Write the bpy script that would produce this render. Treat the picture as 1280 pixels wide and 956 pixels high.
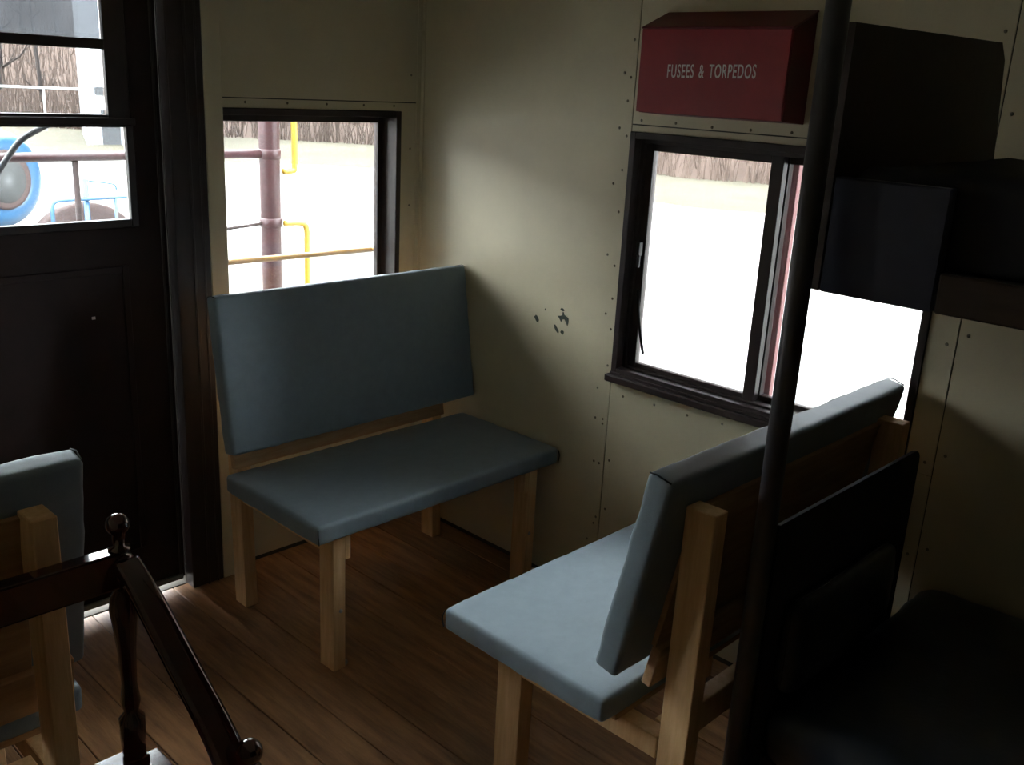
import bpy, bmesh, math, random
from mathutils import Vector, Matrix, noise
random.seed(7)
S = bpy.context.scene
for o in list(bpy.data.objects): bpy.data.objects.remove(o, do_unlink=True)
COL = S.collection

# ------------------------------------------------------------------ camera
F_PX = 1212.75
YAW, PITCH, ROLL = math.radians(46.383), math.radians(17.084), math.radians(2.987)
CAM = Vector((-2.3301, -2.7391, 1.6385))
fw = Vector((math.sin(YAW)*math.cos(PITCH), math.cos(YAW)*math.cos(PITCH), -math.sin(PITCH)))
rt = Vector((math.cos(YAW), -math.sin(YAW), 0)); up = rt.cross(fw)
r2 = rt*math.cos(ROLL) + up*math.sin(ROLL); u2 = -rt*math.sin(ROLL) + up*math.cos(ROLL)
cd = bpy.data.cameras.new('camera'); cam = bpy.data.objects.new('camera', cd); COL.objects.link(cam)
cd.sensor_fit = 'HORIZONTAL'; cd.sensor_width = 36.0; cd.lens = F_PX/1280*36.0
cd.clip_start = 0.02; cd.clip_end = 500
M = Matrix((r2, u2, -fw)).transposed().to_4x4(); M.translation = CAM
cam.matrix_world = M
S.camera = cam

# ------------------------------------------------------------------ overcast sky and exposure
w = bpy.data.worlds.new('overcast_sky'); S.world = w; w.use_nodes = True
bg = w.node_tree.nodes['Background']
bg.inputs['Color'].default_value = (0.95, 0.98, 1.0, 1); bg.inputs['Strength'].default_value = 25.5
S.view_settings.view_transform = 'Standard'; S.view_settings.look = 'None'
S.view_settings.gamma = 1.0; S.view_settings.use_curve_mapping = False
S.view_settings.exposure = 0.0

# ------------------------------------------------------------------ materials
def mat(name, col, rough=.6, spec=.4, metal=0., var=0., vscale=8., stretch=(1,1,1), bump=0., bscale=60., coat=0., objvar=0., col2=None, sheen=0.):
    m = bpy.data.materials.new(name); m.use_nodes = True
    nt = m.node_tree; b = nt.nodes['Principled BSDF']
    b.inputs['Roughness'].default_value = rough; b.inputs['Metallic'].default_value = metal
    b.inputs['Specular IOR Level'].default_value = spec
    b.inputs['Coat Weight'].default_value = coat; b.inputs['Sheen Weight'].default_value = sheen
    c4 = (*col, 1)
    b.inputs['Base Color'].default_value = c4
    tc = nt.nodes.new('ShaderNodeTexCoord'); mp = nt.nodes.new('ShaderNodeMapping'); mp.inputs['Scale'].default_value = stretch
    nt.links.new(tc.outputs['Object'], mp.inputs['Vector'])
    cur = None
    if var > 0 or col2:
        n = nt.nodes.new('ShaderNodeTexNoise'); n.inputs['Scale'].default_value = vscale; n.inputs['Detail'].default_value = 6
        n.inputs['Roughness'].default_value = .65
        nt.links.new(mp.outputs['Vector'], n.inputs['Vector'])
        r = nt.nodes.new('ShaderNodeValToRGB')
        r.color_ramp.elements[0].position = .32; r.color_ramp.elements[1].position = .68
        if col2: a, z = c4, (*col2, 1)
        else:
            a = tuple(max(0, c*(1-var)) for c in col)+(1,); z = tuple(min(1, c*(1+var)) for c in col)+(1,)
        r.color_ramp.elements[0].color = a; r.color_ramp.elements[1].color = z
        nt.links.new(n.outputs['Fac'], r.inputs['Fac']); cur = r.outputs['Color']
    if objvar > 0:
        oi = nt.nodes.new('ShaderNodeObjectInfo'); mr = nt.nodes.new('ShaderNodeMapRange')
        mr.inputs['To Min'].default_value = 1-objvar; mr.inputs['To Max'].default_value = 1+objvar
        nt.links.new(oi.outputs['Random'], mr.inputs['Value'])
        mx = nt.nodes.new('ShaderNodeVectorMath'); mx.operation = 'SCALE'
        if cur: nt.links.new(cur, mx.inputs[0])
        else: mx.inputs[0].default_value = col
        nt.links.new(mr.outputs['Result'], mx.inputs['Scale']); cur = mx.outputs['Vector']
    if cur: nt.links.new(cur, b.inputs['Base Color'])
    if bump > 0:
        n2 = nt.nodes.new('ShaderNodeTexNoise'); n2.inputs['Scale'].default_value = bscale; n2.inputs['Detail'].default_value = 4
        nt.links.new(mp.outputs['Vector'], n2.inputs['Vector'])
        bp = nt.nodes.new('ShaderNodeBump'); bp.inputs['Strength'].default_value = bump; bp.inputs['Distance'].default_value = .004
        nt.links.new(n2.outputs['Fac'], bp.inputs['Height']); nt.links.new(bp.outputs['Normal'], b.inputs['Normal'])
    return m
def glass(name, haze=0.03, tint=(.93,.96,.97)):
    m = bpy.data.materials.new(name); m.use_nodes = True; nt = m.node_tree
    for n in list(nt.nodes):
        if n.type != 'OUTPUT_MATERIAL': nt.nodes.remove(n)
    out = [n for n in nt.nodes if n.type == 'OUTPUT_MATERIAL'][0]
    t = nt.nodes.new('ShaderNodeBsdfTransparent'); t.inputs['Color'].default_value = (*tint, 1)
    d = nt.nodes.new('ShaderNodeBsdfTranslucent'); d.inputs['Color'].default_value = (.8,.85,.9,1)
    m1 = nt.nodes.new('ShaderNodeMixShader'); m1.inputs[0].default_value = haze
    nz = nt.nodes.new('ShaderNodeTexNoise'); nz.inputs['Scale'].default_value = 9; nz.inputs['Detail'].default_value = 5
    mr = nt.nodes.new('ShaderNodeMapRange'); mr.inputs['To Min'].default_value = haze*.6; mr.inputs['To Max'].default_value = haze*1.4
    tc = nt.nodes.new('ShaderNodeTexCoord'); nt.links.new(tc.outputs['Object'], nz.inputs['Vector'])
    nt.links.new(nz.outputs['Fac'], mr.inputs['Value']); nt.links.new(mr.outputs['Result'], m1.inputs[0])
    nt.links.new(t.outputs[0], m1.inputs[1]); nt.links.new(d.outputs[0], m1.inputs[2])
    g = nt.nodes.new('ShaderNodeBsdfGlossy'); g.inputs['Roughness'].default_value = .02
    lw = nt.nodes.new('ShaderNodeFresnel'); lw.inputs['IOR'].default_value = 1.45
    m2 = nt.nodes.new('ShaderNodeMixShader'); nt.links.new(lw.outputs[0], m2.inputs[0])
    nt.links.new(m1.outputs[0], m2.inputs[1]); nt.links.new(g.outputs[0], m2.inputs[2])
    nt.links.new(m2.outputs[0], out.inputs['Surface'])
    return m
MT = dict(
 cream = mat('cream_wall_paint', (.57,.505,.35), .42, .5, var=.07, vscale=3, bump=.06, bscale=25),
 creamcore = mat('wall_core', (.05,.045,.035), .8),
 ceil = mat('cream_ceiling_paint', (.56,.52,.40), .6, var=.05),
 dkpanel = mat('brown_wainscot', (.055,.04,.03), .6, .4, vscale=5, stretch=(4,4,.5), col2=(.075,.055,.04)),
 frame = mat('dark_brown_frame_paint', (.030,.019,.018), .38, .5, var=.25, vscale=12, stretch=(1,1,.3), bump=.15, bscale=40),
 door = mat('dark_brown_door_paint', (.024,.013,.011), .6, .25, var=.3, vscale=6, bump=.1, bscale=30),
 plank = mat('worn_floor_boards', (.17,.080,.038), .40, .5, vscale=5, stretch=(6,.7,6), col2=(.42,.225,.105), objvar=.25, bump=.25, bscale=30),
 gapdark = mat('floor_gap', (.012,.009,.007), .9),
 fabric = mat('blue_grey_vinyl_fabric', (.160,.208,.240), .55, .45, var=.06, vscale=30, bump=.12, bscale=500, sheen=.15),
 seam = mat('dark_seam', (.02,.028,.034), .8),
 pine = mat('bare_pine_lumber', (.60,.365,.17), .6, .35, vscale=9, stretch=(7,7,.7), col2=(.76,.51,.27), bump=.12, bscale=60),
 ply = mat('plywood_back', (.36,.20,.095), .6, .35, vscale=7, stretch=(1,7,7), col2=(.50,.31,.16)),
 steel = mat('dull_steel', (.45,.45,.43), .4, .5, metal=.9, var=.1),
 blackmetal = mat('black_painted_steel', (.030,.028,.033), .35, .5, var=.2),
 red = mat('red_painted_box', (.26,.012,.018), .42, .5, var=.15, vscale=7),
 darkred = mat('dark_red_body_and_lid', (.12,.008,.012), .5, .4, var=.15),  # box body and lid, a darker red than the front plate
 letter = mat('white_stencil_paint', (.72,.68,.66), .6, var=.2, vscale=90),
 chip = mat('bare_green_grey_metal', (.045,.055,.042), .6, var=.3, vscale=60),
 sweep = mat('grey_weatherstrip', (.13,.13,.13), .6),
 screw = mat('painted_screw', (.20,.18,.14), .45, .5, metal=.3),
 rust = mat('rust_spot', (.15,.12,.085), .8),
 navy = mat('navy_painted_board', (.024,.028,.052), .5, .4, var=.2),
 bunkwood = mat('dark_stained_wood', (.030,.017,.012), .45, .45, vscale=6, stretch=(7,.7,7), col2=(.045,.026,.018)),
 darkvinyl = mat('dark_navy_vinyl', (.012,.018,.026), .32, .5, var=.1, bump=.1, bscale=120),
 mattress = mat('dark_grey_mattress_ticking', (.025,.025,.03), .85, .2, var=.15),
 mahog = mat('glossy_mahogany', (.035,.006,.005), .12, .6, vscale=6, stretch=(1,1,.3), col2=(.06,.011,.008), coat=.7),
 oxide = mat('oxide_red_paint', (.034,.0085,.0095), .45, .4, var=.25, vscale=14, bump=.2, bscale=50),
 yellow = mat('safety_yellow_paint', (.30,.19,.008), .4, .5, var=.12, vscale=14),
 orange = mat('yellow_orange_guard_paint', (.24,.115,.010), .4, .5, var=.12, vscale=14),
 rubber = mat('black_rubber', (.012,.012,.013), .5, .4),
 blue = mat('sky_blue_enamel', (.006,.040,.088), .3, .5, var=.06),
 greydisc = mat('grey_painted_metal', (.020,.021,.021), .5, .4, var=.2, vscale=10),
 rustiron = mat('rusty_brown_iron', (.028,.016,.014), .75, .3, var=.3, vscale=10),
 gravel = mat('wet_gravel', (.19,.185,.175), .95, .2, vscale=.6, col2=(.25,.24,.22), bump=.3, bscale=6),
 drygrass = mat('dry_winter_grass', (.040,.034,.022), .95, .2, vscale=.7, col2=(.060,.053,.036), bump=.4, bscale=4),
 leaf = mat('leaf_litter_slope', (.040,.027,.021), .95, .2, vscale=.35, col2=(.072,.050,.040), bump=.5, bscale=3),
 bark = mat('bare_tree_bark', (.016,.013,.012), .9, .2, var=.3, vscale=3),
 brush = mat('bare_brush_twigs', (.058,.040,.031), .9, .2, objvar=.2),
 siding = mat('white_siding', (.40,.42,.44), .7, .3, var=.04),
 roofing = mat('grey_roofing', (.022,.023,.025), .8),
 edge = mat('red_weather_bar_paint', (.075,.014,.014), .5),
 galv = mat('galvanised_pipe', (.55,.57,.58), .5, .4, metal=.2),
 deck = mat('platform_deck_paint', (.12,.05,.045), .7, var=.2),
 dglass = mat('dark_window_glass', (.03,.035,.04), .1, .6),
 pane = glass('window_glass', .004),
 dirty = glass('dirty_window_glass', .07, (.25,.26,.27)),
)

# ------------------------------------------------------------------ helpers
def origin(parent):
    o = Vector((0,0,0)); p = parent
    while p is not None: o = o + p.location; p = p.parent
    return o
def link(name, bm, m, parent=None, smooth=False, local=False):
    """bm holds world coordinates (or root-local ones with local=True)"""
    me = bpy.data.meshes.new(name); 
    if parent is not None and not local:
        bmesh.ops.translate(bm, verts=bm.verts, vec=-origin(parent))
    bmesh.ops.recalc_face_normals(bm, faces=bm.faces)
    bm.to_mesh(me); bm.free(); me.materials.append(m)
    if smooth:
        for p in me.polygons: p.use_smooth = True
    o = bpy.data.objects.new(name, me); COL.objects.link(o)
    if parent is not None: o.parent = parent
    return o
def empty(name, loc=(0,0,0), rz=0.):
    o = bpy.data.objects.new(name, None); COL.objects.link(o); o.location = loc; o.rotation_euler = (0,0,rz); o.empty_display_size = .05
    return o
def tag(o, label=None, cat=None, group=None, kind=None):
    if label: o['label'] = label
    if cat: o['category'] = cat
    if group: o['group'] = group
    if kind: o['kind'] = kind
    return o
def abox(bm, lo, hi, bev=0., rot=None, piv=None, seg=1):
    lo, hi = Vector(lo), Vector(hi)
    r = bmesh.ops.create_cube(bm, size=1.0); vs = r['verts']
    c = (lo+hi)/2; d = hi-lo
    for v in vs: v.co = Vector((v.co.x*abs(d.x), v.co.y*abs(d.y), v.co.z*abs(d.z))) + c
    if bev > 0:
        es = list({e for v in vs for e in v.link_edges})
        g = bmesh.ops.bevel(bm, geom=es, offset=bev, segments=seg, affect='EDGES', profile=.6)
        vs = list({v for f in g['faces'] for v in f.verts} | {v for v in vs if v.is_valid})
    if rot is not None:
        bmesh.ops.rotate(bm, verts=vs, cent=Vector(piv) if piv is not None else c, matrix=rot)
    return vs
def box(name, lo, hi, m, parent=None, bev=.002, local=False, rot=None, piv=None, seg=1):
    bm = bmesh.new(); abox(bm, lo, hi, bev, rot, piv, seg); return link(name, bm, m, parent, local=local)
def boxes(name, lst, m, parent=None, bev=.002, local=False):
    bm = bmesh.new()
    for lo, hi in lst: abox(bm, lo, hi, bev)
    return link(name, bm, m, parent, local=local)
def atube(bm, pts, rad, n=10, caps=True):
    pts = [Vector(p) for p in pts]; k = len(pts)
    rad = rad if isinstance(rad, (list, tuple)) else [rad]*k
    rings = []; prev = None
    for i, p in enumerate(pts):
        t = (pts[min(i+1,k-1)] - pts[max(i-1,0)]).normalized()
        if prev is None:
            a = Vector((0,0,1)) if abs(t.z) < .9 else Vector((1,0,0)); u = t.cross(a).normalized()
        else: u = (prev - t*prev.dot(t)).normalized()
        prev = u; v = t.cross(u)
        rings.append([bm.verts.new(p + (u*math.cos(2*math.pi*j/n) + v*math.sin(2*math.pi*j/n))*rad[i]) for j in range(n)])
    for a, b in zip(rings, rings[1:]):
        for j in range(n): bm.faces.new((a[j], a[(j+1)%n], b[(j+1)%n], b[j]))
    if caps:
        bm.faces.new(rings[0][::-1]); bm.faces.new(rings[-1])
def tube(name, pts, rad, m, parent=None, n=10, local=False):
    bm = bmesh.new(); atube(bm, pts, rad, n); return link(name, bm, m, parent, True, local)
def smoothpts(P, k=8):
    P = [Vector(p) for p in P]; out = []
    for i in range(len(P)-1):
        p0 = P[max(i-1,0)]; p1 = P[i]; p2 = P[i+1]; p3 = P[min(i+2,len(P)-1)]
        for j in range(k):
            t = j/k
            out.append(.5*((2*p1)+(-p0+p2)*t+(2*p0-5*p1+4*p2-p3)*t*t+(-p0+3*p1-3*p2+p3)*t**3))
    out.append(P[-1]); return out
def lathe(name, prof, base, m, parent=None, n=24, tilt=None, local=False):
    bm = bmesh.new(); rings = []
    base = Vector(base)
    for r, z in prof:
        rings.append([bm.verts.new(Vector((r*math.cos(2*math.pi*j/n), r*math.sin(2*math.pi*j/n), z))) for j in range(n)])
    for a, b in zip(rings, rings[1:]):
        for j in range(n): bm.faces.new((a[j], a[(j+1)%n], b[(j+1)%n], b[j]))
    bm.faces.new(rings[0][::-1]); bm.faces.new(rings[-1])
    if tilt is not None: bmesh.ops.rotate(bm, verts=bm.verts, cent=(0,0,0), matrix=tilt)
    bmesh.ops.translate(bm, verts=bm.verts, vec=base)
    return link(name, bm, m, parent, True, local)
def cushion(name, size, m, parent, loc, rot=None, r=.02, n=(40,24,9), bulge=.006, wr=.0015, seed=0):
    """soft upholstered slab centred at loc (root-local), rounded edges, slight crown and wrinkles"""
    sx, sy, sz = [s/2 for s in size]; bm = bmesh.new()
    def gl(i, k, Hh):   # grid lines crowd inside the rounded rim
        e = [0, .29, .62, 1.0]
        if i < 3: return -Hh + r*e[i]
        if i > k-3: return Hh - r*e[k-i]
        return -(Hh-r) + 2*(Hh-r)*(i-3)/max(1,k-6)
    def face(ax, sgn):
        a, b = [(1,2),(2,0),(0,1)][ax]; na, nb = n[a], n[b]; H = (sx,sy,sz); g = {}
        for i in range(na+1):
            for j in range(nb+1):
                p = [0,0,0]; p[ax] = sgn*H[ax]; p[a] = gl(i,na,H[a]); p[b] = gl(j,nb,H[b])
                g[i,j] = bm.verts.new(p)
        for i in range(na):
            for j in range(nb): bm.faces.new((g[i,j], g[i+1,j], g[i+1,j+1], g[i,j+1]))
    for ax in range(3):
        for sg in (-1,1): face(ax, sg)
    bmesh.ops.remove_doubles(bm, verts=bm.verts, dist=1e-5)
    for v in bm.verts:
        p = v.co.copy(); H = (sx,sy,sz)
        q = Vector([max(-(H[i]-r), min(H[i]-r, p[i])) for i in range(3)])
        d = p - q
        if d.length > 1e-9: p = q + d.normalized()*r
        u = (1-(p.x/sx)**2)*(1-(p.y/sy)**2)
        p.z += math.copysign(1, p.z)*bulge*max(0,u)**.5*(abs(p.z)/sz)
        e = max(abs(p.x)/sx, abs(p.y)/sy)
        k = wr*(1 + 2.2*max(0, e-.8)/.2)
        nv = noise.noise(Vector((p.x*22+seed*7, p.y*22, p.z*9)))
        p += (d.normalized() if d.length > 1e-9 else Vector((0,0,1)))*nv*k
        v.co = p
    mtx = Matrix.Translation(Vector(loc)) @ (rot.to_4x4() if rot is not None else Matrix.Identity(4))
    bm.transform(mtx)
    return link(name, bm, m, parent, True, local=True)
def subtract(rect, holes):
    xs = sorted({rect[0],rect[1],*[h[0] for h in holes],*[h[1] for h in holes]}); zs = sorted({rect[2],rect[3],*[h[2] for h in holes],*[h[3] for h in holes]})
    out = []
    for a, b in zip(xs, xs[1:]):
        if a < rect[0]-1e-6 or b > rect[1]+1e-6: continue
        for c, d in zip(zs, zs[1:]):
            if c < rect[2]-1e-6 or d > rect[3]+1e-6: continue
            mx, mz = (a+b)/2, (c+d)/2
            if any(h[0] < mx < h[1] and h[2] < mz < h[3] for h in holes): continue
            out.append((a,b,c,d))
    return out
def slab(name, rect, holes, plane, t0, t1, m, parent=None, weld=True):
    """sheet with holes; plane 'x': rect is (y0,y1,z0,z1), thickness x in [t0,t1]; plane 'y': rect is (x0,x1,z0,z1)"""
    bm = bmesh.new()
    cells = subtract(rect, holes); cache = {}
    def V(a, b, t):
        k = (round(a,5), round(b,5), round(t,5))
        if k not in cache: cache[k] = bm.verts.new((t,a,b) if plane == 'x' else (a,t,b))
        return cache[k]
    S_ = {(round((c[0]+c[1])/2,5), round((c[2]+c[3])/2,5)) for c in cells}
    xs = sorted({c[0] for c in cells}|{c[1] for c in cells}); zs = sorted({c[2] for c in cells}|{c[3] for c in cells})
    ix = {(round(c[0],5), round(c[2],5)) for c in cells}
    for a,b,c,d in cells:
        for t in (t0,t1): bm.faces.new((V(a,c,t),V(b,c,t),V(b,d,t),V(a,d,t)))
        i, j = xs.index(a), zs.index(c)
        def has(ii,jj): return 0 <= ii < len(xs)-1 and 0 <= jj < len(zs)-1 and (round(xs[ii],5), round(zs[jj],5)) in ix
        if not has(i-1,j): bm.faces.new((V(a,c,t0),V(a,d,t0),V(a,d,t1),V(a,c,t1)))
        if not has(i+1,j): bm.faces.new((V(b,c,t0),V(b,d,t0),V(b,d,t1),V(b,c,t1)))
        if not has(i,j-1): bm.faces.new((V(a,c,t0),V(b,c,t0),V(b,c,t1),V(a,c,t1)))
        if not has(i,j+1): bm.faces.new((V(a,d,t0),V(b,d,t0),V(b,d,t1),V(a,d,t1)))
    return link(name, bm, m, parent)
def struct(o): o['kind'] = 'structure'; return o

# ------------------------------------------------------------------ the room
XW, YR, ZC = -2.75, -4.6, 2.28          # opposite wall, rear wall, ceiling
WT = .11                                # wall thickness
SW = (-1.888, -.948, .79, 1.524)        # side window opening (y0,y1,z0,z1)
EW = (-.80, -.089, .72, 1.528)          # end window opening (x0,x1,z0,z1)
EW2 = (XW+.089, XW+.80, .72, 1.528)  # second end window, left of the door: out of view, added for its light
DO = (-1.78, -.97, 0, 2.02)             # door opening
wr = struct(slab('wall_right', (YR, WT, -.05, ZC), [SW], 'x', .004, WT, MT['creamcore']))
wl = struct(slab('wall_left', (YR, WT, -.05, ZC), [], 'x', XW-WT, XW-.004, MT['creamcore']))
we = struct(slab('wall_end', (XW-.004, .004, -.05, ZC), [EW, EW2, DO], 'y', .004, WT, MT['creamcore']))
wb = struct(box('wall_rear', (XW-WT, YR-WT, -.05), (WT, YR, ZC), MT['dkpanel'], bev=0))
struct(box('ceiling', (XW-WT-.1, YR-WT, ZC), (WT+.1, .16, ZC+.06), MT['ceil'], bev=0))
fl = struct(box('floor', (XW-WT, YR, -.06), (WT, .0, -.018), MT['gapdark'], bev=0))
PWD = .133; i = 0; x = XW
rs = random.Random(3)
while x < -.001:
    x1 = min(x+PWD, 0)
    cut = -rs.uniform(.6, 3.8)
    for (a, b) in ((YR, cut-.0008), (cut+.0008, 0.0)):
        z = -rs.uniform(0, .0018)
        box('floor_board', (x+.0011, a, -.02), (x1-.0011, b, z), MT['plank'], fl, bev=.0018)
    x = x1
# wall panels, with open joints between them
def wpanel(parent, plane, rect, holes, face):
    t = .0045 if face >= -.001 else -.0045
    return slab('wall_panel', rect, holes, plane, face, face+t, MT['cream'], parent)
J = .0018
for rect in ((-.947+J, 0, .012, ZC), (-1.957+J, -.947-J, .012, ZC), (-3.2+J, -1.957-J, .012, ZC), (YR, -3.2-J, .012, ZC)):
    slab('wall_panel', rect, [], 'x', XW, XW-.0045, MT['cream'], wl)
for (par, face, sgn) in ((wr, 0., 1),):
    for rect, holes in (((-.947+J, 0, .012, ZC), [SW]), ((-1.957+J, -.947-J, .012, .767), [SW]), ((-1.957+J, -.947-J, 1.5455, ZC), [SW]), ((-1.957+J, -1.888, .767+J, 1.5455-2*J), []),
                        ((-3.2+J, -1.957-J, .012, ZC), []), ((YR, -3.2-J, .012, ZC), [])):
        slab('wall_panel', rect, holes, 'x', face, face+.0045*sgn, MT['cream'], par)
    slab('wall_panel', (-1.888, -.947-J, 1.524, 1.5455-2*J), [], 'x', face, face+.0045*sgn, MT['cream'], par)
for rect, holes in (((-.84, 0, .012, 1.557-J), [EW]), ((-.84, 0, 1.557+J, ZC), [EW]), ((XW, -1.91, .012, ZC), [EW2]), ((-1.92, -.84, 2.10, ZC), [])):
    slab('wall_panel', rect, holes, 'y', 0, .0045, MT['cream'], we)
# corner angle strip
box('corner_strip', (-.022, -.004, .0), (0, 0, ZC), MT['cream'], we, bev=.0015)
box('corner_strip', (-.004, -.022, .0), (0, -.004, ZC), MT['cream'], wr, bev=.0015)
# screws along the joints
scm = bmesh.new(); bmesh.ops.create_uvsphere(scm, u_segments=8, v_segments=5, radius=.0042)
for v in scm.verts: v.co.x *= .45
scme = bpy.data.meshes.new('screw'); scm.to_mesh(scme); scm.free(); scme.materials.append(MT['screw'])
scm2 = scme.copy(); scm2.materials.clear(); scm2.materials.append(MT['rust'])
def screw(y, z, par=wr, dark=False, x=0.):
    o = bpy.data.objects.new('screw', scm2 if dark else scme); COL.objects.link(o); o.parent = par; o.location = (x-.0005, y, z)
rs = random.Random(5)
for z in [.12,.26,.29,.47,.62,.64,.80,.92,1.03,1.13,1.28,1.41,1.50,1.60,1.68,1.78,1.95,2.1]:
    screw(-.928+rs.uniform(-.004,.004), z+rs.uniform(-.01,.01), dark=rs.random()<.6)
for z in [.20,.47,.62,.73,.98,1.16,1.36,1.53,1.68,1.9]:
    screw(-.900+rs.uniform(-.006,.006), z+rs.uniform(-.01,.01), dark=rs.random()<.4)
for z in [.15,.33,.5]: screw(-.967, z, dark=True)
for y in (-1.0,-1.12,-1.24,-1.36,-1.48,-1.62,-1.76,-1.90):
    screw(y, .735+rs.uniform(-.012,.008), dark=rs.random()<.5); screw(y+.02, 1.555+rs.uniform(-.003,.004), dark=rs.random()<.6)
for z in [.3,.55,.8,1.1,1.38,1.6,1.8]:
    screw(-1.935, z); screw(-1.98, z+.03)
for xx in (-.70,-.55,-.40,-.25,-.12):
    o = bpy.data.objects.new('screw', scm2); COL.objects.link(o); o.parent = we; o.location = (xx, -.0005, 1.545); o.rotation_euler = (0,0,math.pi/2)
for zz in (.4,.8,1.2,1.4,1.65,1.9):
    o = bpy.data.objects.new('screw', scme); COL.objects.link(o); o.parent = we; o.location = (-.045, -.0005, zz); o.rotation_euler = (0,0,math.pi/2)
# chipped paint marks on the side wall
def chip(cy, cz, pts):
    bm = bmesh.new(); vs = [bm.verts.new((0, cy+a, cz+b)) for a, b in pts]; f = bm.faces.new(vs)
    g = bmesh.ops.extrude_face_region(bm, geom=[f])
    for v in [e for e in g['geom'] if isinstance(e, bmesh.types.BMVert)]: v.co.x -= .0008
    return link('paint_chip', bm, MT['chip'], wr)
def blob(a, b, rx, rz, ang, n=11, seed=0):
    r = random.Random(seed); out = []
    for k in range(n):
        t = 2*math.pi*k/n; q = r.uniform(.8, 1.15); u, v = rx*math.cos(t)*q, rz*math.sin(t)*q
        out.append((a+u*math.cos(ang)-v*math.sin(ang), b+u*math.sin(ang)+v*math.cos(ang)))
    return out
CH = ((671,399),)
chip(-.617, .897, blob(0,0,.013,.008,.8,seed=1))
chip(-.707, .880, blob(0,0,.015,.006,.9,seed=2))
chip(-.733, .874, blob(0,0,.008,.007,.5,seed=3))
chip(-.727, .949, blob(0,0,.009,.005,.1,seed=4))
chip(-.735, .921, [(.026,.004),(.018,-.004),(.010,-.014),(.004,-.004),(-.004,-.002),(-.010,-.010),(-.018,-.022),(-.021,-.008),(-.020,.004),(-.010,.008),(-.002,.012),(.001,.021),(.006,.020),(.006,.010),(.014,.006)])
chip(-.654, .935, blob(0,0,.003,.004,.1,seed=6))

# ------------------------------------------------------------------ windows
def ring(rect, wdt, plane, t0, t1, bev=.002):
    a0,a1,z0,z1 = rect
    wl_, wr_, wb_, wt_ = wdt if isinstance(wdt, tuple) else (wdt,)*4
    def B(a,b,c,d): return ((t0,a,c),(t1,b,d)) if plane == 'x' else ((a,t0,c),(b,t1,d))
    return [B(a0,a0+wl_,z0,z1), B(a1-wr_,a1,z0,z1), B(a0+wl_,a1-wr_,z0,z0+wb_), B(a0+wl_,a1-wr_,z1-wt_,z1)]
def side_window(name, mirror=False):
    fx = (lambda x: x) if not mirror else (lambda x: XW - x)
    def bx(nm, lo, hi, m, par, bev=.0015):
        a, b = fx(lo[0]), fx(hi[0]); return box(nm, (min(a,b),lo[1],lo[2]), (max(a,b),hi[1],hi[2]), m, par, bev)
    y0,y1,z0,z1 = SW
    e = struct(empty(name, (fx(.03), (y0+y1)/2, z0)))
    for nm, r, wd, t in (('window_frame', SW, .020, (-.007,.070)), ('frame_stop', (y0+.020,y1-.020,z0+.020,z1-.020), (.012,.014,.006,.012), (.022,.068))):
        for k, (lo, hi) in enumerate(ring(r, wd, 'x', *t)): bx(nm, lo, hi, MT['frame'], e)
    # two sliding sashes
    for (sa, sb, t, gx) in ((-1.4285, -.98, (.036,.060), .048), (-1.856, -1.4005, (.064,.088), .076)):
        for k, (lo, hi) in enumerate(ring((sa, sb, z0+.024, z1-.030), ((.037 if gx < .06 else .016), (.027 if gx < .06 else .030), .016, .022), 'x', *t)): bx('sash', lo, hi, MT['frame'], e)
        bx('pane', (gx-.0015, sa+.010, z0+.03), (gx+.0015, sb-.010, z1-.04), MT['pane'], e, 0)
    s = bx('window_sill', (-.026, y0-.004, .767), (.0, y1+.010, .789), MT['frame'], e, .003)
    bx('sill_strip', (-.012, y0, .789), (.012, y1, .797), MT['frame'], e, .001)
    bx('weather_bar', (.092, -1.445, z0+.01), (.112, -1.418, z1-.01), MT['edge'], e)
    if not mirror:
        l = bx('latch', (.012, -1.003, 1.165), (.030, -.990, 1.205), MT['greydisc'], e)
        bx('latch_lever', (.010, -1.007, 1.13), (.018, -.997, 1.168), MT['greydisc'], l)
        tube('loose_weatherstrip', smoothpts([(.034,-.996,1.06),(.034,-1.004,1.00),(.034,-1.018,.93),(.034,-1.036,.865)]), .005, MT['rubber'], e, 6)
    return e
side_window('window_1')
def end_window(name, R, mirror=False):
    x0,x1,z0,z1 = R
    e = struct(empty(name, ((x0+x1)/2, .05, z0)))
    for lo, hi in ring(R, .022, 'y', -.006, .10): box('window_frame', lo, hi, MT['frame'], e)
    for lo, hi in ring((x0+.022,x1-.022,z0+.022,z1-.022), .022, 'y', .07, .095): box('sash', lo, hi, MT['frame'], e)
    box('pane', (x0+.036, .081, z0+.036), (x1-.036, .084, z1-.036), MT['pane'], e, 0)
    return e
end_window('window_2', EW); end_window('added_window', EW2)  # the left one is unseen, added to light the corner bench from the left
# white painted post beside the door and the door casing
struct(box('trim_1', (-.862, -.05, 0), (-.803, 0, ZC), MT['cream'], bev=.003))
struct(box('trim_2', (-1.94, -.05, 0), (-1.885, 0, ZC), MT['cream'], bev=.003))
cs = struct(empty('trim_3', (-.91, -.03, 0)))
for (a, b) in ((-.972, -.862), (-1.885, -1.775)):
    box('casing', (a, -.05, 0), (b, 0, 2.12), MT['frame'], cs, .003)
    m_ = (a+b)/2
    box('casing_bead', (m_-.004, -.056, 0), (m_+.004, -.05, 2.12), MT['frame'], cs, .002)
    if a > -1.2: box('casing_bead', (b-.026, -.054, 0), (b-.018, -.05, 2.12), MT['frame'], cs, .002)
box('casing', (-1.775, -.05, 2.02), (-.972, 0, 2.12), MT['frame'], cs, .003)

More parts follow.
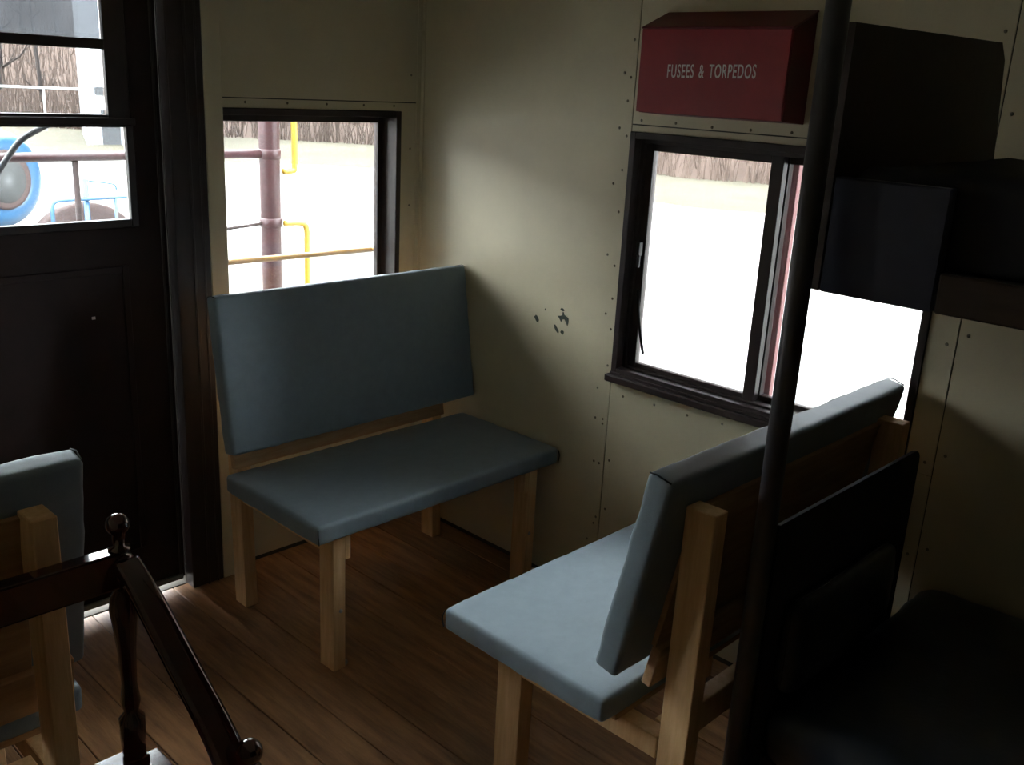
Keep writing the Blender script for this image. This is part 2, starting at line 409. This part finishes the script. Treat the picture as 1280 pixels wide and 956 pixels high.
# ------------------------------------------------------------------ the door
dr = struct(empty('door_1', (-1.375, .02, 0)))
x0, x1, zb, zt = -1.765, -.976, .030, 2.012
lp = (-1.66, -1.081, 1.213, 1.468); mp_ = (-1.62, -1.126, 1.502, 1.672); tp = (-1.62, -1.126, 1.699, 1.90)
slab('door_slab', (x0,x1,zb,zt), [(-1.68,-1.062,1.192,1.915)], 'y', .0, .042, MT['door'], dr)
# raised sash frames around the panes
for r_, g, nm in ((lp,'pane','sash'),):
    for lo, hi in ring((-1.681,-1.060,1.190,1.484), (.021,.021,.023,.016), 'y', -.008, .013): box('sash', lo, hi, MT['frame'], dr)
    box('pane', (lp[0],.010,lp[2]), (lp[1],.013,lp[3]), MT['pane'], dr, 0)
for lo, hi in ring((-1.681,-1.062,1.486,1.918), (.06,.062,.016,.018), 'y', .002, .022): box('sash', lo, hi, MT['frame'], dr)
box('glazing_bar', (-1.62,.0,1.672), (-1.124,.024,1.699), MT['frame'], dr)
box('pane', (mp_[0],.018,1.498), (mp_[1],.021,1.676), MT['pane'], dr, 0)
box('pane', (tp[0],.018,1.695), (tp[1],.021,1.905), MT['dirty'], dr, 0)
box('sash_rail', (-1.681,-.016,1.474), (-1.056,-.006,1.494), MT['frame'], dr)
for lo, hi in ring((-1.64,-1.10,.18,1.08), .02, 'y', -.008, .0): box('molding', lo, hi, MT['door'], dr)
box('door_stop_bead', (-.995,-.006,zb), (-.987,.0,zt), MT['frame'], dr)
box('door_sweep', (-1.75,-.010,.026), (-.985,.0,.044), MT['sweep'], dr)
lathe('door_knob', [(.0,0),(.012,0),(.012,.03),(.028,.04),(.028,.06),(.0,.07)], (-1.70,-.0,1.0), MT['steel'], dr, 14, Matrix.Rotation(math.pi/2,3,'X'))
struct(box('threshold', (-1.78,.0,-.03), (-.97,.115,-.012), MT['rubber'], bev=.002))
chip_d = box('paint_nick', (-1.215,-.0012,.932), (-1.205,0,.940), MT['letter'], dr, 0)

# ------------------------------------------------------------------ benches
def bench(loc, rz, label, p):
    """local: front is -y, width along x, origin on the floor under the middle"""
    b = empty('bench', loc, rz); tag(b, label, 'bench', 'homemade upholstered benches')
    L = p.get('len', .97); h = L/2; sf, sb = p['sf'], p['sb']; bb, bt, zt = p['bb'], p['bt'], p['zt']
    cushion('seat_cushion', (L, sb-sf, .056), MT['fabric'], b, (0,(sf+sb)/2,.457), r=.012, bulge=.004, wr=.0008, seed=p['seed'])
    sc = b.children[-1] if b.children else None
    seat = [c for c in bpy.data.objects if c.parent == b][-1]
    for sx in (-1, 1):   # folded vinyl at the corners
        tube('corner_fold', smoothpts([(sx*(h-.004),sf+.002,.478),(sx*(h-.001),sf-.003,.460),(sx*(h-.004),sf-.002,.434)],4), .0016, MT['seam'], seat, 6, True)
    # seat frame: plywood deck, aprons, front legs and full-height rear posts
    rear = p['rear']; yl0 = p['fl']
    box('seat_deck', (-h+.05,sf+.045,.416), (h-.05,sb-.004,.430), MT['ply'], b, .001, True)
    box('apron', (-h+.12,rear-.042,.345), (h-.12,rear-.004,.416), MT['pine'], b, .002, True)
    for sx in (-1, 1):
        xo = sx*(h-.070); xi = sx*(h-.112); lo, hi = min(xo,xi), max(xo,xi)
        box('side_rail', (lo,yl0+.068,.365), (hi,rear,.416), MT['pine'], b, .002, True)
        l = box('leg', (lo,yl0,0), (hi,yl0+p.get('fw',.066),.416), MT['pine'], b, .002, True)
        box('leg_block', (min(xi,xi-sx*.018),yl0,.345), (max(xi,xi-sx*.018),yl0+.05,.416), MT['pine'], l, .0015, True)
        bm = bmesh.new(); bmesh.ops.create_uvsphere(bm, u_segments=10, v_segments=6, radius=.009); bmesh.ops.translate(bm, verts=bm.verts, vec=(xi-sx*.006,yl0+.012,.0075))
        link('foot_bracket', bm, MT['steel'], l, True, True)
        bm = bmesh.new(); bmesh.ops.create_uvsphere(bm, u_segments=10, v_segments=6, radius=.006); bmesh.ops.translate(bm, verts=bm.verts, vec=((xo+xi)/2-sx*.004,yl0,.19))
        link('bolt', bm, MT['steel'], l, True, True)
        bm = bmesh.new(); P = []
        for zz, yy in ((0,rear),(zt-.075,bt+.040)):
            for xx, dy in ((lo,0),(hi,0),(hi,.064),(lo,.064)): P.append(bm.verts.new((xx,yy+dy,zz)))
        for f in ((0,1,2,3),(4,5,6,7),(0,1,5,4),(1,2,6,5),(2,3,7,6),(3,0,4,7)): bm.faces.new([P[q] for q in f])
        bmesh.ops.recalc_face_normals(bm, faces=bm.faces); bmesh.ops.bevel(bm, geom=list(bm.edges), offset=.002, segments=1, affect='EDGES')
        link('back_post', bm, MT['pine'], b, False, True)
    ang = math.atan2(bt-bb, zt-.56); R = Matrix.Rotation(-ang,3,'X')
    Lb = math.hypot(bt-bb, zt-.56)
    box('back_rail', (-h+.03,bb+.060,.505), (h-.10,bb+.082,.60), MT['ply'], b, .002, True, R, (0,bb,.56))
    box('back_panel', (-h+.10,bb+.056,.60), (h-.10,bb+.068,.56+Lb-.075), MT['ply'], b, .001, True, R, (0,bb,.56))
    # back cushion: built flat (x, height, thickness) then stood up
    Rb = R @ Matrix.Rotation(math.pi/2,3,'X')
    c = Vector((0,bb,.56)) + R @ Vector((0,.028,Lb/2))
    bc = cushion('back_cushion', (L+.005, Lb, .055), MT['fabric'], b, c, Rb, r=.011, bulge=.003, wr=.0009, seed=p['seed']+3)
    for sx in (-1,1):
        q = [Vector((sx*(h-.002),.002,Lb-.004)),Vector((sx*(h+.001),.02,Lb+.001)),Vector((sx*(h-.002),.05,Lb-.002))]
        tube('corner_fold', [Vector((0,bb,.56))+R@v for v in q], .0016, MT['seam'], bc, 6, True)
    return b
bench((-.495,-.50,0), 0, 'blue-grey padded bench on pine legs in the corner under the end window',
      dict(len=.965, sf=-.265, sb=.21, bb=.15, bt=.225, zt=1.022, rear=.234, fl=-.237, seed=1))
bench((-.505,-1.55,0), math.pi, 'blue-grey padded bench seen from behind, back to the side window and steel post',
      dict(len=.975, sf=-.265, sb=.21, bb=.175, bt=.262, zt=.995, rear=.295, fl=-.150, fw=.075, seed=9))
bench((-2.205,-.84,0), math.pi, 'blue-grey padded bench at the left edge, behind the mahogany armchair',
      dict(len=.98, sf=-.265, sb=.21, bb=.175, bt=.255, zt=.995, rear=.295, fl=-.150, fw=.075, seed=17))

# ------------------------------------------------------------------ red fusee box
rb = tag(empty('fusee_box', (0,-1.268,1.578)), 'red metal wall box lettered FUSEES & TORPEDOS above the side window', 'box')
ya, yb = -1.490, -1.045; d_ = .11
def prism(name, pts_xz, y0, y1, m, par):
    bm = bmesh.new(); a = [bm.verts.new((x,y0,z)) for x,z in pts_xz]; b = [bm.verts.new((x,y1,z)) for x,z in pts_xz]
    bm.faces.new(a); bm.faces.new(b[::-1]); n = len(a)
    for i in range(n): bm.faces.new((a[i],b[i],b[(i+1)%n],a[(i+1)%n]))
    bmesh.ops.bevel(bm, geom=list(bm.edges), offset=.0012, segments=1, affect='EDGES')
    return link(name, bm, m, par)
prism('body', [(-d_+.006,1.582),(0,1.576),(0,1.842),(-d_+.006,1.796)], ya, yb, MT['darkred'], rb)
box('front_plate', (-d_-.002,ya+.002,1.5835), (-d_+.006,yb+.004,1.7975), MT['red'], rb, .0015)
prism('lid', [(-d_-.006,1.797),(-.002,1.843),(-.002,1.848),(-d_-.006,1.802)], ya-.003, yb+.003, MT['darkred'], rb)
cu = bpy.data.curves.new('lettering', 'FONT'); cu.body = 'FUSEES & TORPEDOS'; cu.extrude = .02; cu.space_character = 1.15; cu.space_word = 1.7; cu.offset = .012
to = bpy.data.objects.new('lettering_source', cu); COL.objects.link(to)
bpy.context.view_layer.update(); dg = bpy.context.evaluated_depsgraph_get()
me = bpy.data.meshes.new_from_object(to.evaluated_get(dg)); bpy.data.objects.remove(to)
xs = [v.co.x for v in me.vertices]; ys = [v.co.y for v in me.vertices]
mnx, mxx, mny, mxy = min(xs), max(xs), min(ys), max(ys)
TY0, TY1, TZ0, TZ1 = -1.136, -1.403, 1.6745, 1.7085
for v in me.vertices:
    u = (v.co.x-mnx)/(mxx-mnx); t = (v.co.y-mny)/(mxy-mny); zz = v.co.z
    v.co = Vector((-d_-.0022-(.0004 if zz > 0 else 0), TY0+(TY1-TY0)*u, TZ0+(TZ1-TZ0)*t+.006*u)) - Vector((0,-1.268,1.578))
me.materials.clear(); me.materials.append(MT['letter'])
lo_ = bpy.data.objects.new('lettering', me); COL.objects.link(lo_); lo_.parent = rb; lo_['label'] = 'white stencilled letters FUSEES & TORPEDOS'

# ------------------------------------------------------------------ post, overhead bunk, dark vinyl seat
ps = tag(empty('support_post', (-.847,-1.975,0)), 'dark round steel pipe post standing beside the vinyl settee and overhead bunk', 'post')
lathe('shaft', [(.0195,0),(.0195,ZC)], (-.847,-1.975,0), MT['blackmetal'], ps, 24)
lathe('floor_flange', [(.036,0),(.036,.008),(.026,.012),(.024,.03)], (-.847,-1.975,0), MT['blackmetal'], ps, 24)
lathe('ceiling_flange', [(.024,ZC-.03),(.026,ZC-.012),(.05,ZC-.008),(.05,ZC)], (-.847,-1.975,0), MT['blackmetal'], ps, 24)
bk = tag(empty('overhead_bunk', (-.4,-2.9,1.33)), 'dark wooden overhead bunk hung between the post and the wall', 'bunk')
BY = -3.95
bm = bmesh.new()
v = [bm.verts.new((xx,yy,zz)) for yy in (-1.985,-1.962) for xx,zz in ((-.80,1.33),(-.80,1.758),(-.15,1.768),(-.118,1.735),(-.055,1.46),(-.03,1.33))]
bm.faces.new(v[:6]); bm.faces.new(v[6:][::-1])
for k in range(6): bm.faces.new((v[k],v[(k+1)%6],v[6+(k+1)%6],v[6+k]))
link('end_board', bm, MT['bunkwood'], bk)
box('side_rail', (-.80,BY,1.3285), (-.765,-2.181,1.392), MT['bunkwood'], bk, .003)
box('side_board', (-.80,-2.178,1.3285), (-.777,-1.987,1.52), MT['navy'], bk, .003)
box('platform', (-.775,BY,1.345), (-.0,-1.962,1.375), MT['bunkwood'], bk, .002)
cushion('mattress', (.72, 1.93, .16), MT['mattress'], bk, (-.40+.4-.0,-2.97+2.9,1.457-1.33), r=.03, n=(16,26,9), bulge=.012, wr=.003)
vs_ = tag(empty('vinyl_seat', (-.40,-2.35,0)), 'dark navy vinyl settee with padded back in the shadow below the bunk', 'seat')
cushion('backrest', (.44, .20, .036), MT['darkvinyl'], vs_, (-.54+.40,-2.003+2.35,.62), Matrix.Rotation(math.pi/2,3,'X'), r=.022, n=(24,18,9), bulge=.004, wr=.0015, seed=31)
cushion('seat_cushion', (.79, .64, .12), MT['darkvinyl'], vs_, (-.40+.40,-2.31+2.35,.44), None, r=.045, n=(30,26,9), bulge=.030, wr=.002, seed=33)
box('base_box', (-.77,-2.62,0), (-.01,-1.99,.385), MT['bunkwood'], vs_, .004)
bm = bmesh.new(); A0 = []
for yy in (-1.983,-1.975):
    ring_ = [(-.806,.0),(-.175,.0),(-.175,.862)] + [(-.205+.03*math.cos(t),.862+.03*math.sin(t)) for t in (.4,.8,1.2)] + [(-.215,.893),(-.806,.893)]
    A0.append([bm.verts.new((a,yy,b)) for a,b in ring_])
bm.faces.new(A0[0]); bm.faces.new(A0[1][::-1])
for k in range(len(A0[0])): bm.faces.new((A0[0][k],A0[0][(k+1)%len(A0[0])],A0[1][(k+1)%len(A0[0])],A0[1][k]))
link('back_board', bm, MT['mattress'], vs_)

# ------------------------------------------------------------------ mahogany armchair with ball finials
ch = tag(empty('armchair', (-1.97,-1.45,0)), 'glossy dark mahogany armchair with turned posts and ball finials at lower left', 'armchair')
def turned(z0, z1, ball=.0155):
    H = z1-z0; f = lambda t: z0+H*t
    return [(.020,z0),(.022,f(.10)),(.022,f(.18)),(.012,f(.21)),(.017,f(.26)),(.013,f(.34)),(.016,f(.50)),(.021,f(.62)),(.024,f(.68)),(.020,f(.74)),(.013,f(.77)),(.019,f(.79)),(.021,f(.83)),(.021,f(.90)),(.018,f(.915)),(.010,f(.925)),(.018,f(.935)),(.018,f(.945)),(.009,f(.952))] + \
           [(max(.0006, ball*math.sin(a)), z1+ball*.9-ball*math.cos(a)) for a in [math.radians(x) for x in (35,55,75,90,110,130,150,165,178)]]
XR, XL = -1.718, -2.23
BYc, FYc = -1.272, -1.555
for xx in (XR, XL):
    lathe('back_post', turned(.46,.893,.0195), (xx,BYc,0), MT['mahog'], ch)
    lathe('front_post', turned(.44,.575,.0225), (xx+(.065 if xx == XR else 0),FYc,0), MT['mahog'], ch)
    pts = smoothpts([(xx+.004,BYc-.012,.845),(xx+.012,-1.335,.80),(xx+.03,-1.415,.70),(xx+.045,-1.485,.615),(xx+.05,-1.535,.555)],6)
    bm = bmesh.new(); prev = None
    for k, q in enumerate(pts):
        t = (pts[min(k+1,len(pts)-1)]-pts[max(k-1,0)]).normalized(); n_ = Vector((1,0,0)).cross(t).normalized()
        w_ = .021+.006*k/len(pts)
        r_ = [bm.verts.new(q+Vector((a*w_,0,0))+n_*b*.013) for a,b in ((-1,-.7),(-.7,-1),(.7,-1),(1,-.7),(1,.7),(.7,1),(-.7,1),(-1,.7))]
        if prev:
            for j in range(8): bm.faces.new((prev[j],prev[(j+1)%8],r_[(j+1)%8],r_[j]))
        else: bm.faces.new(r_)
        prev = r_
    bm.faces.new(prev[::-1]); link('arm', bm, MT['mahog'], ch, True)
    for yy, xo in ((BYc,0),(FYc,.05 if xx == XR else 0)): lathe('leg', [(.012,0),(.016,.05),(.013,.10),(.019,.22),(.015,.30),(.021,.36),(.021,.415)], (xx+xo,yy,0), MT['mahog'], ch, 16)
box('crest_rail', (XL,BYc-.016,.800), (XR,BYc+.016,.866), MT['mahog'], ch, .004, seg=2)
for k in range(5):
    x_a = XL-.02+(XR-XL+.075)*k/5; box('seat_slat', (x_a+.004,FYc-.03,.415), (x_a+(XR-XL+.075)/5-.004,BYc+.02,.438), MT['mahog'], ch, .004, seg=2)
box('seat_rail', (XL,BYc-.02,.438), (XR+.02,BYc+.02,.462), MT['mahog'], ch, .003)
box('stretcher', (XL,FYc-.01,.16), (XR+.05,FYc+.01,.185), MT['mahog'], ch, .003)

# ------------------------------------------------------------------ end platform outside
ZG = -1.1
pl = struct(box('platform_deck', (XW-.1,.115,-.16), (.1,.98,-.03), MT['deck'], bev=.004))
er = tag(empty('platform_railing', (-1.37,.85,-.03)), 'oxide red end railing with corner post outside the door and end window', 'railing')
for xx in (-.088, XW+.088):
    lathe('corner_post', [(.043,-.03),(.043,1.95),(.030,1.975),(.0,1.98)], (xx,.85,0), MT['oxide'], er, 18)
    for zz in (1.312,1.03): lathe('collar', [(.043,zz-.02),(.047,zz-.016),(.047,zz+.016),(.043,zz+.02)], (xx,.85,0), MT['oxide'], er, 18)
tube('top_rail', [(XW+.09,.85,1.312),(-.09,.85,1.312)], .017, MT['oxide'], er)
tube('safety_chain', [(XW+.09+(XW*-1-.18)*k/20,.85,1.03-.03*math.sin(math.pi*((k%10)/10))) for k in range(21)], .007, MT['rustiron'], er, 6)
for xx in (-.885,-1.86): tube('baluster', [(xx,.85,-.03),(xx,.85,1.312)], .011, MT['rustiron'], er)
def grab(pts, label):
    o = tube('grab_iron', pts, .013, MT['yellow']); tag(o, label, 'handrail', 'yellow grab irons on the corner post'); return o
grab(smoothpts([(-.06,.80,1.80),(.0,.80,1.78),(.0,.80,1.60),(.0,.80,1.40),(.0,.80,1.265),(-.012,.80,1.247),(-.055,.80,1.245)]), 'upper yellow grab iron bent into the top of the red corner post')
grab(smoothpts([(-.055,.80,1.03),(.03,.80,1.025),(.055,.80,.995),(.056,.80,.90),(.056,.80,.50),(.056,.80,.20),(.0,.80,.17),(-.055,.80,.17)]), 'lower yellow grab iron hooked beside the red corner post')
gb = tag(tube('window_guard_bar', [(-.83,.17,1.024),(-.05,.17,1.016)], .0105, MT['orange']), 'orange yellow guard bar across the outside of the end window', 'bar')
for xx in (-.80,-.08): tube('bracket', [(xx,.105,1.02),(xx,.17,1.02)], .007, MT['orange'], gb, 8)
hz = tag(tube('air_hose', smoothpts([(-1.50,.075,1.10),(-1.452,.075,1.24),(-1.425,.075,1.31),(-1.372,.075,1.385),(-1.335,.075,1.428),(-1.29,.075,1.455),(-1.25,.075,1.472),(-1.19,.075,1.484)]), .008, MT['rubber']), 'black rubber hose curving across the lower door pane', 'hose')
tube('clamp', [(-1.205,.04,1.484),(-1.205,.085,1.484)], .011, MT['blackmetal'], hz, 8)

# ------------------------------------------------------------------ the yard
bm = bmesh.new(); N = 40
gr = {}
for i_ in range(N+1):
    for j_ in range(N+1):
        gr[i_,j_] = bm.verts.new((-120+300*i_/N, -120+300*j_/N, ZG))
for i_ in range(N):
    for j_ in range(N): bm.faces.new((gr[i_,j_],gr[i_+1,j_],gr[i_+1,j_+1],gr[i_,j_+1]))
struct(link('ground_gravel', bm, MT['gravel']))
# dry grass verge and leaf covered slope: rings that follow the edge of the woods
def edge(a):   # distance from the car to the foot of the woods at bearing a (from +y toward +x)
    t = math.degrees(a)
    P = [(-60,60),(0,52),(12,49),(20,46),(28,43),(40,41),(48,37),(56,33),(62,33),(75,36),(120,45)]
    for (t0,d0),(t1,d1) in zip(P,P[1:]):
        if t0 <= t <= t1: return d0+(d1-d0)*(t-t0)/(t1-t0)
    return P[0][1] if t < -60 else P[-1][1]
def hillz(a, u):
    t = min(1, max(0, (math.degrees(a)-44)/10)); return (14+20*t)*u**1.1  # hill beyond the side window raised out of view to block low sky light
def pol(a, d, z): return (-2.33+d*math.sin(a), -2.74+d*math.cos(a), z)
def band(name, f0, f1, m, steps, hfun):
    bm = bmesh.new(); A = [math.radians(-60+180*k/120) for k in range(121)]; rows = []
    for s_ in range(steps+1):
        u = s_/steps
        rows.append([bm.verts.new(pol(a, f0(a)+(f1(a)-f0(a))*u, hfun(a,u))) for a in A])
    for r0, r1 in zip(rows, rows[1:]):
        for k in range(120): bm.faces.new((r0[k],r0[k+1],r1[k+1],r1[k]))
    return struct(link(name, bm, m, None, True))
band('ground_grass', lambda a: edge(a)*.70+1.2*noise.noise(Vector((a*9,0,0))), lambda a: edge(a)+1.5, MT['drygrass'], 4, lambda a,u: ZG-.03+.10*min(1,u*2))
band('hillside', lambda a: edge(a)+.6*noise.noise(Vector((a*20,1,0))), lambda a: edge(a)+26, MT['leaf'], 12,
     lambda a,u: ZG+.02+hillz(a,u)+1.2*u*noise.noise(Vector((a*14,u*5,2))))
# bare winter trees
def tree(a, d, h, label):
    base = Vector(pol(a, d, ZG-.1)); u = (d-edge(a))/26
    if u > 0: base.z = ZG-.2+hillz(a,u)
    t = empty('bare_tree', base); tag(t, label, 'tree', 'bare winter trees at the edge of the yard')
    r = random.Random(int(a*1e4)+int(d*10)); top = base+Vector((r.uniform(-.6,.6),r.uniform(-.6,.6),h))
    rr = h*.014
    mid = base.lerp(top,.5)+Vector((r.uniform(-.25,.25),r.uniform(-.25,.25),0))
    pts = smoothpts([base,mid,top],4)
    bm = bmesh.new(); atube(bm, pts, [rr*(1-.9*k/(len(pts)-1)) for k in range(len(pts))], 6); link('trunk', bm, MT['bark'], t, True)
    bm = bmesh.new()
    for k in range(26):
        f = r.uniform(.12,.95); p0 = pts[min(len(pts)-2,int(f*(len(pts)-1)))]; an = r.uniform(0,6.28); ln = h*r.uniform(.08,.16)*(1.1-f*.6)
        p1 = p0+Vector((math.cos(an)*ln*.55,math.sin(an)*ln*.55,ln*.35)); p2 = p1+Vector((math.cos(an)*ln*.35,math.sin(an)*ln*.35,ln*.5))
        atube(bm, [p0,p1,p2], [rr*.32,rr*.2,rr*.05], 4, False)
        for q in range(3):
            p3 = p1+Vector((r.uniform(-.4,.4)*ln,r.uniform(-.4,.4)*ln,r.uniform(.1,.5)*ln)); atube(bm, [p1,p3], [rr*.12,rr*.04], 3, False)
    link('branches', bm, MT['bark'], t)['kind'] = 'stuff'
    return t
rs = random.Random(11)
for lo_a, hi_a, nn, where in ((14,22.2,9,'bare winter tree on the slope seen through the door panes'), (29,42,7,'bare winter tree in the far tree line beyond the end window'), (51,64,7,'bare winter tree in the far tree line beyond the side window')):
    for k in range(nn):
        a = math.radians(lo_a+(hi_a-lo_a)*(k+.5+rs.uniform(-.2,.2))/nn)
        tree(a, edge(a)+(1.2 if k%2 else 7.5)+rs.uniform(0,2), rs.uniform(7,12), where)
for lo_a, hi_a, nn, where in ((12,22.6,2000,'brown bare brush behind the pipe fence seen through the door'), (29,44,1700,'brown bare brush along the far tree line beyond the end window'), (49,66,1700,'brown bare brush along the far tree line beyond the side window')):
    bm = bmesh.new()
    for k in range(nn):
        a = math.radians(rs.uniform(lo_a,hi_a)); dd = rs.random()**1.6*12; d = edge(a)+dd-.4
        u = max(0,(d-edge(a))/26); z = ZG-.05+hillz(a,u); h = rs.uniform(.5,2.6); p = Vector(pol(a,d,z))
        tp_ = p+Vector((rs.uniform(-.3,.3)*h,rs.uniform(-.3,.3)*h,h)); w_ = rs.uniform(.012,.035)
        vs = [bm.verts.new(p+Vector((w_*math.cos(t),w_*math.sin(t),0))) for t in (0,2.1,4.2)]; vt = bm.verts.new(tp_)
        for j in range(3): bm.faces.new((vs[j],vs[(j+1)%3],vt))
    tag(link('brush_thicket', bm, MT['brush']), where, 'brush', kind='stuff')
# chain link fence with white pipe rails (seen through the door)
fe = tag(empty('pipe_fence', pol(math.radians(17),44,ZG)), 'white pipe fence in front of the woods seen through the middle door pane', 'fence')
A_, B_ = Vector(pol(math.radians(12),43.6,ZG)), Vector(pol(math.radians(22.9),43.6,ZG))
tube('top_rail', [A_+Vector((0,0,1.68)), B_+Vector((0,0,1.68))], .045, MT['galv'], fe, 8)
for k in range(6):
    q = A_.lerp(B_, k/5); tube('fence_post', [q, q+Vector((0,0,1.70))], .04, MT['galv'], fe, 8)
# white building on the right of the door view
bd = tag(empty('white_building', (22.0,50.0,ZG)), 'tall white sided building beyond the yard in the right of the door panes', 'building')
bdl = []
LB = Vector(pol(math.radians(22.6),37,ZG)); DX = Vector((.93,-.36,0)); DY = Vector((.36,.93,0))
def wallbox(name, u0,u1,v0,v1,z0,z1,m,par):
    bm = bmesh.new(); P = []
    for z in (z0,z1):
        for u,vv in ((u0,v0),(u1,v0),(u1,v1),(u0,v1)): P.append(bm.verts.new(LB+DX*u+DY*vv+Vector((0,0,z))))
    for f in ((0,1,2,3),(4,5,6,7),(0,1,5,4),(1,2,6,5),(2,3,7,6),(3,0,4,7)): bm.faces.new([P[i] for i in f])
    return link(name, bm, m, par)
wallbox('wall', 0,3,0,6,0,8.6,MT['siding'],bd)
wallbox('roof', -.3,3.3,-.3,6.3,8.6,9.0,MT['roofing'],bd)
for k in range(1):
    f = wallbox('window', 1.2+k*2.9,2.2+k*2.9,-.06,.02,5.6,6.6,MT['siding'],bd); wallbox('pane', 1.3+k*2.9,2.1+k*2.9,-.07,-.05,5.7,6.5,MT['dglass'],f)
wallbox('awning', .35,2.9,-.5,0,1.70,1.95,MT['roofing'],bd)
wallbox('door_panel', .5,1.1,-.05,0,0,1.2,MT['roofing'],bd)
# small blue locomotive with grey round front, seen through the lower door pane
Y7 = 7.6
lo = tag(empty('blue_locomotive', (1.1,Y7+2.3,ZG)), 'sky blue rounded locomotive nose with grey round disc, through the lower door pane', 'locomotive')
c0 = Vector((1.475,Y7+1.0,.374)); LS = 1.09; ax = Vector((-.38,.92,0)).normalized()
rotm = Vector((0,0,1)).rotation_difference(ax).to_matrix()
lathe('boiler', [(a*LS,b*LS) for a,b in ((.0,.0),(.27,.0),(.30,-.015),(.38,-.03),(.445,.0),(.475,.06),(.475,.5),(.475,2.6),(.0,2.6))], c0, MT['blue'], lo, 40, rotm)
lathe('front_disc', [(a*LS,b*LS) for a,b in ((.0,-.05),(.10,-.05),(.20,-.04),(.255,-.02),(.275,.01),(.275,.04),(.0,.04))], c0, MT['greydisc'], lo, 32, rotm)
lathe('disc_rim', [(a*LS,b*LS) for a,b in ((.262,-.03),(.285,-.035),(.295,-.01),(.295,.02),(.262,.02))], c0, MT['rustiron'], lo, 32, rotm)
def along(u, s, z): return c0 + ax*u + Vector((ax.y,-ax.x,0))*s + Vector((0,0,z))
bm = bmesh.new(); abox(bm, (-.5,.0,-1.2), (.5,3.0,-.58)); bmesh.ops.rotate(bm, verts=bm.verts, cent=(0,0,0), matrix=Matrix.Rotation(math.atan2(-ax.x,ax.y),3,'Z')); bmesh.ops.translate(bm, verts=bm.verts, vec=c0); link('chassis', bm, MT['blackmetal'], lo)
bm = bmesh.new(); abox(bm, (-.5,2.0,-.58), (.5,3.0,.98)); bmesh.ops.rotate(bm, verts=bm.verts, cent=(0,0,0), matrix=Matrix.Rotation(math.atan2(-ax.x,ax.y),3,'Z')); bmesh.ops.translate(bm, verts=bm.verts, vec=c0); link('cab', bm, MT['blue'], lo)
for u in (.4,1.2,2.2):
    for s_ in (-.42,.42):
        rw = Vector((0,0,1)).rotation_difference(Vector((ax.y,-ax.x,0))).to_matrix()
        lathe('wheel', [(0,-.04),(.24,-.04),(.26,-.03),(.26,.04),(0,.04)], Vector((along(u,s_,0).x,along(u,s_,0).y,ZG+.26)), MT['blackmetal'], lo, 24, rw)
lathe('chimney', [(.10,.3),(.10,.55),(.14,.58),(.14,.64),(0,.64)], along(.35,0,0), MT['blue'], lo, 20)
# blue tubular rail
bt_ = tag(empty('blue_tube_rail', (2.0,Y7,ZG)), 'light blue tubular rail standing beside the rusty wheel outside', 'railing')
tube('rail', smoothpts([(1.565,Y7,-.9),(1.565,Y7,.0),(1.57,Y7,.19),(1.60,Y7,.245),(1.68,Y7,.262),(2.0,Y7,.266),(2.4,Y7,.272),(3.2,Y7,.28)]), .020, MT['blue'], bt_)
for xx in (2.23,3.1): tube('post', [(xx,Y7,-1.1),(xx,Y7,.268)], .018, MT['blue'], bt_)
tube('upright', [(1.94,Y7+.05,-1.1),(1.94,Y7+.05,.47)], .030, MT['blue'], bt_)
tube('stay', smoothpts([(1.94,Y7+.05,.455),(2.08,Y7+.05,.43),(2.24,Y7+.05,.40),(2.27,Y7+.05,.34)]), .010, MT['blue'], bt_, 6)
wh = tag(lathe('iron_wheel', [(0,-.05),(.10,-.06),(.52,-.03),(.56,-.07),(.64,-.07),(.645,.05),(.62,.07),(.56,.06),(.10,.05),(0,.05)], (2.02,7.95,ZG+.645), MT['rustiron'], None, 48, Matrix.Rotation(math.pi/2,3,'X')@Matrix.Identity(3)), 'large rusty iron wheel standing on the gravel below the blue rail', 'wheel')
